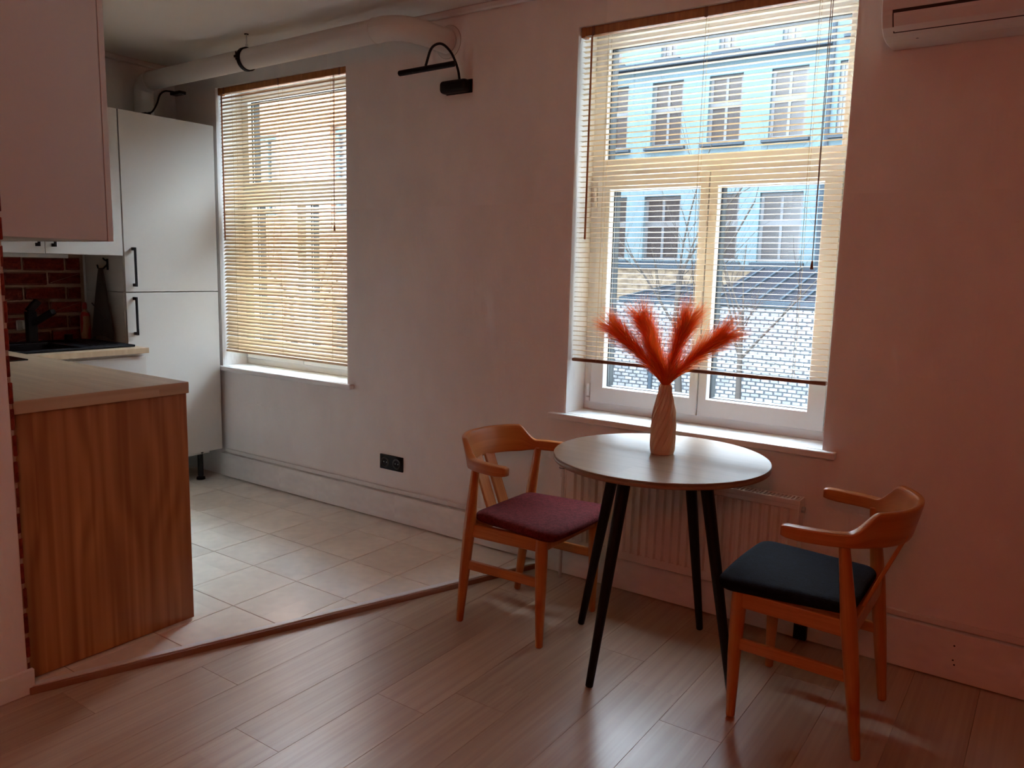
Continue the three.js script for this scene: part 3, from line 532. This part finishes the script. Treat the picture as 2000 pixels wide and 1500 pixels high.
// ---------------------------------------------------------------- kitchen
function barHandle(parent, x, y0, y1, z) { mesh('handle', merge([bx(x + 0.022, x + 0.032, y0, y1, z - 0.005, z + 0.005, 0.001), bx(x, x + 0.026, y0, y0 + 0.016, z - 0.006, z + 0.006, 0.001), bx(x, x + 0.026, y1 - 0.016, y1, z - 0.006, z + 0.006, 0.001)]), M.black, parent); }
const XF = -4.114;
{
  const t = thing('tall_cabinet', 'tall white two-door cabinet with black bar handles beside the kitchen window', 'cabinet');
  mesh('body', bx(XL + 0.002, XF - 0.02, 0.199, 1.146, 0.032, 0.596, 0.001), M.white, t);
  mesh('body', bx(XL + 0.002, XF - 0.02, 1.148, 2.089, 0.032, 0.596, 0.001), M.white, t);
  const lower = mesh('door', bx(XF - 0.018, XF, 0.2, 1.1445, 0.034, 0.594, 0.0015), M.white, t);
  const upper = mesh('door', bx(XF - 0.018, XF, 1.1495, 2.0885, 0.034, 0.594, 0.0015), M.white, t);
  barHandle(lower, XF, 0.918, 1.122, 0.553); barHandle(upper, XF, 1.178, 1.385, 0.549);
  mesh('bottom_rail', bx(XF - 0.06, XF - 0.035, 0.18, 0.2, 0.1, 0.59, 0.001), M.white, t);
  for (const [x, z] of [[-4.17, 0.15], [-4.17, 0.53], [-4.46, 0.15], [-4.46, 0.53]]) mesh('leg', merge([new THREE.CylinderGeometry(0.016, 0.016, 0.15, 16).translate(x, 0.12, z), new THREE.CylinderGeometry(0.024, 0.026, 0.014, 20).translate(x, TILE + 0.0075, z), new THREE.CylinderGeometry(0.026, 0.02, 0.02, 16).translate(x, 0.188, z)]), M.black, t);
  // wall cabinets over the sink
  const w = thing('wall_cabinet', 'white double-door wall cabinet hanging over the black sink', 'cabinet');
  mesh('body', bx(XL + 0.002, XF - 0.02, 1.34, 2.089, 0.599, 1.384, 0.001), M.white, w);
  const d1 = mesh('door', bx(XF - 0.018, XF, 1.34, 2.0885, 0.601, 0.9895, 0.0015), M.white, w), d2 = mesh('door', bx(XF - 0.018, XF, 1.34, 2.0885, 0.9925, 1.382, 0.0015), M.white, w);
  barHandle(d1, XF, 1.374, 1.58, 0.955); barHandle(d2, XF, 1.374, 1.58, 1.03);
  const led = thing('led_strip', 'slim white light bar under the wall cabinet, switched off', 'light');
  mesh('profile', bx(-4.42, -4.385, 1.32, 1.3395, 0.75, 1.3, 0.002), M.alu, led);
  mesh('diffuser', bx(-4.417, -4.388, 1.3188, 1.3205, 0.752, 1.298), M.white, led);
  // cabinet over the peninsula
  const p = thing('wall_cabinet', 'white wall cabinet above the peninsula seen from its plain end', 'cabinet');
  mesh('body', bx(-3.7, -2.494, 1.378, 2.2, 1.555, 1.86, 0.001), M.white, p);
  for (const [a, b] of [[-3.7, -3.099], [-3.096, -2.494]]) mesh('door', bx(a, b, 1.376, 2.2, 1.534, 1.5525, 0.0015), M.white, p);
}
const YS = 0.868, XS = -3.905, YP = 0.902, ZP = 1.288;
{
  single('sink_worktop', uvBox(plate(XL + 0.003, XS, 0.601, ZP - 0.001, [[-4.38, -4.0, 0.875, 1.215]], 0, 0.028, 0.0015).rotateX(Math.PI / 2).translate(0, YS, 0)), M.worktop, 'light oak worktop with the black sink in front of brick wall', 'worktop');
  const b = thing('sink_cabinet', 'white base cabinet under the sink worktop', 'cabinet');
  mesh('body', bx(XL + 0.01, XS - 0.045, 0.12, YS - 0.033, 0.602, ZP - 0.004, 0.001), M.white, b);
  mesh('door', bx(XS - 0.043, XS - 0.025, 0.125, YS - 0.044, 0.603, ZP - 0.03, 0.0015), M.white, b);
  mesh('plinth', bx(XL + 0.01, XS - 0.09, TILE, 0.12, 0.62, ZP - 0.004), M.white, b);
  single('peninsula_worktop', uvBox(new RoundedBoxGeometry(-2.494 - XL - 0.006, 0.04, 1.858 - ZP, 2, 0.002).translate((-2.494 + XL) / 2, YP - 0.02, (1.858 + ZP) / 2), 1, 1, true), M.worktop, 'oak worktop of the kitchen peninsula next to the side wall', 'worktop');
  const c = thing('peninsula_cabinet', 'kitchen peninsula base closed by an oak-grain end panel', 'cabinet');
  mesh('body', bx(XL + 0.6, -2.536, 0.12, YP - 0.041, ZP + 0.03, 1.82, 0.001), M.white, c);
  mesh('end_panel', bx(-2.534, -2.515, TILE + 0.005, YP - 0.041, ZP, 1.857, 0.0012), M.oak, c);
  mesh('foot', merge([1.35, 1.8].map((z) => new THREE.CylinderGeometry(0.012, 0.012, 0.012, 12).translate(-2.62, TILE + 0.006, z))), M.black, c);
  mesh('plinth', bx(XL + 0.6, -2.56, TILE, 0.12, ZP + 0.08, 1.8), M.white, c);
  const h = thing('hob', 'black glass cooktop on the peninsula worktop', 'hob');
  mesh('glass_plate', bx(-3.98, -3.462, YP, YP + 0.006, 1.385, 1.83, 0.002), M.blackGloss, h);
  mesh('cooking_zone', merge([[-3.85, 1.5], [-3.6, 1.5], [-3.85, 1.7], [-3.6, 1.7]].map(([x, z]) => new THREE.TorusGeometry(0.07, 0.0008, 4, 40).rotateX(Math.PI / 2).translate(x, YP + 0.0062, z))), M.steel, h);
  // sink
  const s = thing('kitchen_sink', 'black composite inset sink in the oak worktop', 'sink');
  const x0 = -4.47, x1 = -3.985, z0 = 0.63, z1 = 1.24;
  mesh('rim', plate(x0, x1, z0, z1, [[x0 + 0.11, x1 - 0.04, z0 + 0.26, z1 - 0.04]], 0, 0.012, 0.003).rotateX(Math.PI / 2).translate(0, YS + 0.0125, 0), M.black, s);
  mesh('bowl', merge([bx(x0 + 0.1, x1 - 0.03, YS - 0.17, YS - 0.16, z0 + 0.25, z1 - 0.03), bx(x0 + 0.1, x0 + 0.11, YS - 0.16, YS, z0 + 0.25, z1 - 0.03), bx(x1 - 0.04, x1 - 0.03, YS - 0.16, YS, z0 + 0.25, z1 - 0.03), bx(x0 + 0.1, x1 - 0.03, YS - 0.16, YS, z0 + 0.25, z0 + 0.26), bx(x0 + 0.1, x1 - 0.03, YS - 0.16, YS, z1 - 0.04, z1 - 0.03)]), M.black, s);
  for (let i = 0; i < 5; i++) mesh('drain_ridge', bx(x0 + 0.12, x1 - 0.06, YS + 0.0115, YS + 0.0145, z0 + 0.05 + i * 0.035, z0 + 0.06 + i * 0.035, 0.001), M.black, s);
  const f = thing('faucet', 'matt black angular kitchen faucet standing behind the sink', 'faucet'), fx = -4.41, fz = 0.945;
  mesh('body', bx(fx - 0.02, fx + 0.02, YS + 0.012, YS + 0.175, fz - 0.024, fz + 0.024, 0.006), M.black, f);
  const spout = new RoundedBoxGeometry(0.15, 0.028, 0.036, 2, 0.005).rotateZ(0.5).rotateY(0.42).translate(fx + 0.06, YS + 0.142, fz - 0.03);
  mesh('spout', uvBox(spout), M.black, f);
  mesh('lever', uvBox(new RoundedBoxGeometry(0.028, 0.075, 0.036, 2, 0.006).rotateX(-0.75).translate(fx + 0.0, YS + 0.2, fz - 0.015)), M.black, f);
  single('sink_plug', new THREE.CylinderGeometry(0.02, 0.022, 0.03, 20).translate(-4.43, YS + 0.0275, 0.75), M.black, 'small round black knob on the sink rim by the brick wall', 'knob');
  // soap bottle
  const q = thing('soap_bottle', 'small bottle with red printed label standing beside the hanging towel', 'bottle');
  mesh('bottle_body', new THREE.LatheGeometry([[0, 0], [0.024, 0], [0.026, 0.004], [0.026, 0.125], [0.02, 0.145], [0.009, 0.155], [0.009, 0.165], [0, 0.165]].map(([a, c]) => new THREE.Vector2(a, c)), 28).translate(-4.415, YS + 0.0145, 0.664), mat({ map: tex(64, 128, (u, v) => (v > 0.12 && v < 0.62 && N1(u * 6, v * 10) > 0.38 ? [0.68, 0.16, 0.12] : [0.62, 0.44, 0.33]), true), roughness: 0.35 }), q);
  mesh('cap', new THREE.LatheGeometry([[0, 0.2], [0.009, 0.2], [0.012, 0.19], [0.012, 0.165], [0, 0.165]].reverse().map(([a, c]) => new THREE.Vector2(a, c)), 20).translate(-4.415, YS + 0.0145, 0.664), mat({ color: lin(0.35, 0.04, 0.03), roughness: 0.4 }), q);
  // hook and towel on the side of the tall cabinet
  const k = thing('wall_hook', 'small black double hook on the tall cabinet side', 'hook');
  mesh('back_plate', bx(-4.288, -4.272, 1.262, 1.322, 0.596, 0.6, 0.001), M.black, k);
  mesh('prong', merge([tube([V(-4.28, 1.29, 0.6), V(-4.29, 1.268, 0.62), V(-4.308, 1.268, 0.632), V(-4.313, 1.288, 0.636)], 0.0045, 16, 8), tube([V(-4.28, 1.31, 0.6), V(-4.276, 1.318, 0.617), V(-4.272, 1.324, 0.624)], 0.0045, 10, 8)]), M.black, k);
  const tw = []; const rowsN = 40, colsN = 48, ti = [];
  for (let j = 0; j <= rowsN; j++) for (let i = 0; i <= colsN; i++) {
    const t = j / rowsN, u = i / colsN, a = u * Math.PI * 2, hw = lerp(0.012, 0.1, Math.pow(t, 0.75)) * (1 - 0.1 * ss2(0.86, 1, t)), hd = lerp(0.01, 0.024, t), fold = 1 + 0.16 * Math.sin(a * 5 + t * 2) * t;
    tw.push(-4.297 - t * 0.006 + Math.cos(a) * hw * fold, 1.272 - t * (0.375 + 0.012 * Math.cos(a * 2 + 0.6)), 0.628 + Math.sin(a) * hd * fold);
    if (j < rowsN && i < colsN) { const A = j * (colsN + 1) + i, B = A + colsN + 1; ti.push(A, A + 1, B, B, A + 1, B + 1); }
  }
  const tg = new THREE.BufferGeometry(); tg.setAttribute('position', new THREE.Float32BufferAttribute(tw, 3)); tg.setIndex(ti); tg.computeVertexNormals();
  const towel = thing('kitchen_towel', 'dark grey kitchen towel hanging from the small black hook', 'towel');
  mesh('cloth', uvBox(tg), M.towel, towel);
  const hem = [V(-4.365, 1.08, 0.648), V(-4.31, 1.06, 0.657), V(-4.25, 1.025, 0.655), V(-4.215, 0.995, 0.648)];
  mesh('hem', tube(hem, 0.0035, 20, 8), mat({ color: lin(0.075, 0.068, 0.065), roughness: 1 }), towel);
  const o = thing('wall_outlet', 'small white power outlet on the bricks behind the faucet', 'socket');
  mesh('frame', bx(XL + 0.003, XL + 0.014, 0.935, 0.99, 0.918, 0.975, 0.005), M.white, o);
  mesh('cover_flap', bx(XL + 0.013, XL + 0.02, 0.94, 0.985, 0.923, 0.95, 0.003), M.white, o);
}
function ss2(a, b, x) { const k = Math.max(0, Math.min(1, (x - a) / (b - a))); return k * k * (3 - 2 * k); }

// ---------------------------------------------------------------- warm lamp behind the viewer
{
  const l = thing('pendant_lamp', 'pendant lamp with a glowing orange-red globe shade behind the viewer', 'lamp'), p = V(0.1, 1.98, 3.8);
  mesh('ceiling_rose', new THREE.CylinderGeometry(0.05, 0.05, 0.02, 32).translate(p.x, CEIL - 0.01, p.z), M.black, l);
  mesh('cable', rod(V(p.x, p.y + 0.19, p.z), V(p.x, CEIL - 0.02, p.z), 0.003, 0.003, 8, false), M.black, l);
  mesh('lamp_shade', new THREE.SphereGeometry(0.2, 40, 24).translate(p.x, p.y, p.z), mat({ color: lin(0.7, 0.2, 0.08), emissive: lin(1.0, 0.2, 0.07), emissiveIntensity: 0.9, roughness: 0.8 }), l);
  const light = new THREE.PointLight(lin(1, 0.2, 0.07), LAMP_POWER, 0, 2); light.position.copy(p); light.castShadow = true; light.shadow.radius = 9; light.name = 'pendant_lamp_light'; scene.add(light);
}
// ---------------------------------------------------------------- outside
{
  const g = struct('ground', 'pale courtyard paving outside the windows', 'ground');
  mesh('ground_slab', bx(-60, 60, -3.4, -3.2, -60, -0.26), M.ground, g);
  // pale facade with rows of windows
  const b = thing('apartment_building', 'pale stucco apartment building with rows of dark windows across the yard', 'building');
  const z = -20, holes = [], wins = [];
  for (let i = -3; i < 14; i++) {
    const x = -10.46 + i * 1.8;
    wins.push([x - 0.5, x + 0.5, 5.08, 6.97]); wins.push([x - 0.6 + (i % 2 ? 0.05 : 0), x + 0.6, 1.68, 3.62]); wins.push([x - 0.28, x + 0.22, 7.62, 9.3]);
  }
  for (const h of wins) holes.push(h);
  mesh('wall', plate(-32, 45, -3.2, 9.6, holes, z - 0.4, z), M.facade, b);
  const cornice = mesh('cornice', bx(-32, -5.75, 7.36, 7.52, z, z + 0.3, 0.02), M.facadeTrim, b);
  mesh('ledge', bx(-32, 45, 1.36, 1.58, z, z + 0.25, 0.02), M.facadeTrim, b);
  mesh('downpipe', rod(V(-5.75, 1.58, z + 0.1), V(-5.75, 9.4, z + 0.1), 0.06, 0.06, 12, false), M.facadeTrim, b);
  for (const [a, c, d, e] of wins) {
    const m = (a + c) / 2, w = mesh('window', plate(a, c, d, e, [[a + 0.09, m - 0.04, d + 0.09, d + (e - d) * 0.52], [m + 0.04, c - 0.09, d + 0.09, d + (e - d) * 0.52], [a + 0.09, m - 0.04, d + (e - d) * 0.6, e - 0.09], [m + 0.04, c - 0.09, d + (e - d) * 0.6, e - 0.09]], z - 0.22, z - 0.14), M.facadeFrame, b);
    mesh('pane', bx(a + 0.05, c - 0.05, d + 0.05, e - 0.05, z - 0.2, z - 0.17), M.facadePane, w);
    mesh('window_sill', bx(a - 0.15, c + 0.15, d - 0.1, d - 0.02, z - 0.02, z + 0.16), M.facadeTrim, w);
  }
  const wing = thing('courtyard_wing', 'grey side wing of the courtyard to the right, outside the view', 'building');
  mesh('wall', bx(7, 7.5, -3.2, 13, -19.4, -0.3), M.facade, wing);
  mesh('roof_edge', bx(6.9, 7.6, 13, 13.2, -19.4, -0.3), M.facadeTrim, wing);
  // yard wall of pale bricks
  const y = thing('brick_yard_wall', 'weathered pale brick wall in the yard below the large window', 'wall'), zb = -14;
  mesh('mortar', bx(-10.5, -2.2, -3.2, 0.62, zb - 0.4, zb - 0.01), M.paleMortar, y);
  const bw = 0.195, bh = 0.0835, shapes = [0, 1, 2].map((k) => { const q = new RoundedBoxGeometry(bw - 0.022 - k * 0.006, bh - 0.019, 0.05, 1, 0.012); return uvBox(q, 1, 1, false, k * 0.3, k * 0.2); });
  const rest = [], cand = [];
  for (let row = 0; row < 46; row++) for (let i = 0; i < 43; i++) {
    const px = -10.4 + i * bw + (row % 2 ? bw / 2 : 0) + rr(-0.008, 0.008), py = 0.57 - row * bh + rr(-0.004, 0.004);
    if (px > -2.3) continue;
    cand.push({ px, py, pz: zb - 0.012 + rr(-0.012, 0.01), s: Math.floor(rnd() * 3), m: Math.floor(rnd() * 4) });
  }
  const seen = (c) => c.px > -8.9 && c.px < -4.1 && c.py > -1.62 && c.py < -0.5;
  let made = 0;
  for (const c of cand) {
    if (seen(c) && made < 300) { const m = mesh('brick', shapes[c.s], M.paleBrick[c.m], y); m.position.set(c.px, c.py, c.pz); made++; }
    else rest.push(shapes[c.s].clone().translate(c.px, c.py, c.pz));
  }
  const rm = mesh('far_bricks', mergeGeometries(rest), M.paleBrick[1], y); rm.userData.kind = 'stuff';
  mesh('drain_pipe', rod(V(-7.77, -3.2, zb + 0.08), V(-7.77, -0.1, zb + 0.08), 0.05, 0.05, 10, false), M.facadeTrim, y);
  // lean-to roofs
  const shed = (x0, x1, yb, yt, label) => {
    const s = thing('shed_roof', label, 'roof');
    const len = Math.hypot(3, yt - yb), a = Math.atan2(yt - yb, 3);
    const roof = mesh('roof_sheet', new THREE.BoxGeometry(x1 - x0, 0.08, len).rotateX(a).translate((x0 + x1) / 2, (yb + yt) / 2, zb - 1.6), M.shedRoof, s);
    for (let x = x0 + 0.2; x < x1; x += 0.45) mesh('roof_seam', new THREE.BoxGeometry(0.05, 0.06, len).rotateX(a).translate(x, (yb + yt) / 2 + 0.06, zb - 1.6), M.facadeTrim, roof);
    mesh('gutter', bx(x0, x1, yb - 0.1, yb + 0.03, zb - 0.12, zb + 0.02, 0.02), M.facadeTrim, s);
  };
  shed(-6.5, -2.2, 0.74, 1.42, 'dark metal lean-to roof above the pale brick wall on the right');
  shed(-8.7, -6.52, 0.7, 0.98, 'low dark metal roof above the pale brick wall on the left');
  const st = thing('rubble_wall', 'cream rubble stone wall behind the low dark roof', 'wall');
  mesh('wall', bx(-13, -6.6, -3.2, 1.4, zb - 3.6, zb - 3.2), M.rubble, st);
  mesh('coping', bx(-13, -6.6, 1.4, 1.48, zb - 3.65, zb - 3.15, 0.02), M.facadeTrim, st);
  // orange brick building seen through the kitchen window
  const o = thing('brick_building', 'orange brick building seen through the half-closed kitchen blind', 'building'), zo = -9.5, ow = [];
  for (let i = 0; i < 5; i++) for (const yy of [-1.4, 2.4, 6]) ow.push([-22.3 + i * 2.9, -21.2 + i * 2.9, yy, yy + 1.9]);
  mesh('wall', plate(-25, -9.2, -3.2, 10.2, ow, zo - 0.4, zo), M.orangeBrick, o);
  mesh('roof_edge', bx(-25.2, -9, 10.2, 10.4, zo - 0.5, zo + 0.2), M.facadeTrim, o);
  for (const [a, c, d, e] of ow) { const w = mesh('window', plate(a, c, d, e, [[a + 0.1, (a + c) / 2 - 0.05, d + 0.1, e - 0.1], [(a + c) / 2 + 0.05, c - 0.1, d + 0.1, e - 0.1]], zo - 0.25, zo - 0.15), M.facade, o); mesh('pane', bx(a + 0.05, c - 0.05, d + 0.05, e - 0.05, zo - 0.22, zo - 0.2), M.facadePane, w); }
  // bare trees
  const tree = (x, zz, h, label, n) => {
    const t = thing('bare_tree', label, 'tree', 'bare trees in the yard'), branches = [], twigs = []; t.position.set(x, -3.2, zz);
    const grow = (p, d, len, r, depth) => {
      const pts = [p], rad = [r]; let q = p.clone(), dd = d.clone();
      for (let i = 1; i <= 4; i++) { dd.add(V(rr(-0.14, 0.14), rr(-0.02, 0.1), rr(-0.14, 0.14))).normalize(); q = q.clone().addScaledVector(dd, len / 4); pts.push(q); rad.push(r * (1 - 0.14 * i)); }
      (depth === 0 ? t.trunk = taper(pts, rad, 10, false) : (depth > 2 ? twigs : branches).push(taper(pts, rad, depth > 2 ? 4 : 6, false)));
      if (depth >= 4) return;
      const k = depth === 0 ? n : 3 + Math.floor(rnd() * 2);
      for (let i = 0; i < k; i++) {
        const s = depth === 0 ? 2 + Math.floor(rnd() * 3) : 1 + Math.floor(rnd() * 4), a = rr(0, 6.28), nd = dd.clone().multiplyScalar(0.9).add(V(Math.cos(a) * 0.75, rr(0, 0.4), Math.sin(a) * 0.75)).normalize();
        grow(pts[s].clone(), nd, len * rr(0.5, 0.72), rad[s] * rr(0.4, 0.6), depth + 1);
      }
    };
    grow(V(0, 0, 0), V(rr(-0.1, 0.1), 1, 0), h * 0.5, h * 0.0115, 0);
    mesh('trunk', t.trunk, M.bark, t); delete t.trunk;
    mesh('branches', mergeGeometries(branches), M.bark, t); const w = mesh('twigs', mergeGeometries(twigs), M.bark, t); w.userData.kind = 'stuff';
  };
  tree(-6.75, -13.2, 9, 'bare tree left of the window mullion behind the orange plumes', 6);
  tree(-5.35, -13.0, 7.5, 'bare tree right of the window mullion in front of the dark roof', 5);
  tree(-11.6, -7.2, 8, 'bare tree in front of the orange brick building', 6);
}
renderer.render(scene, camera);
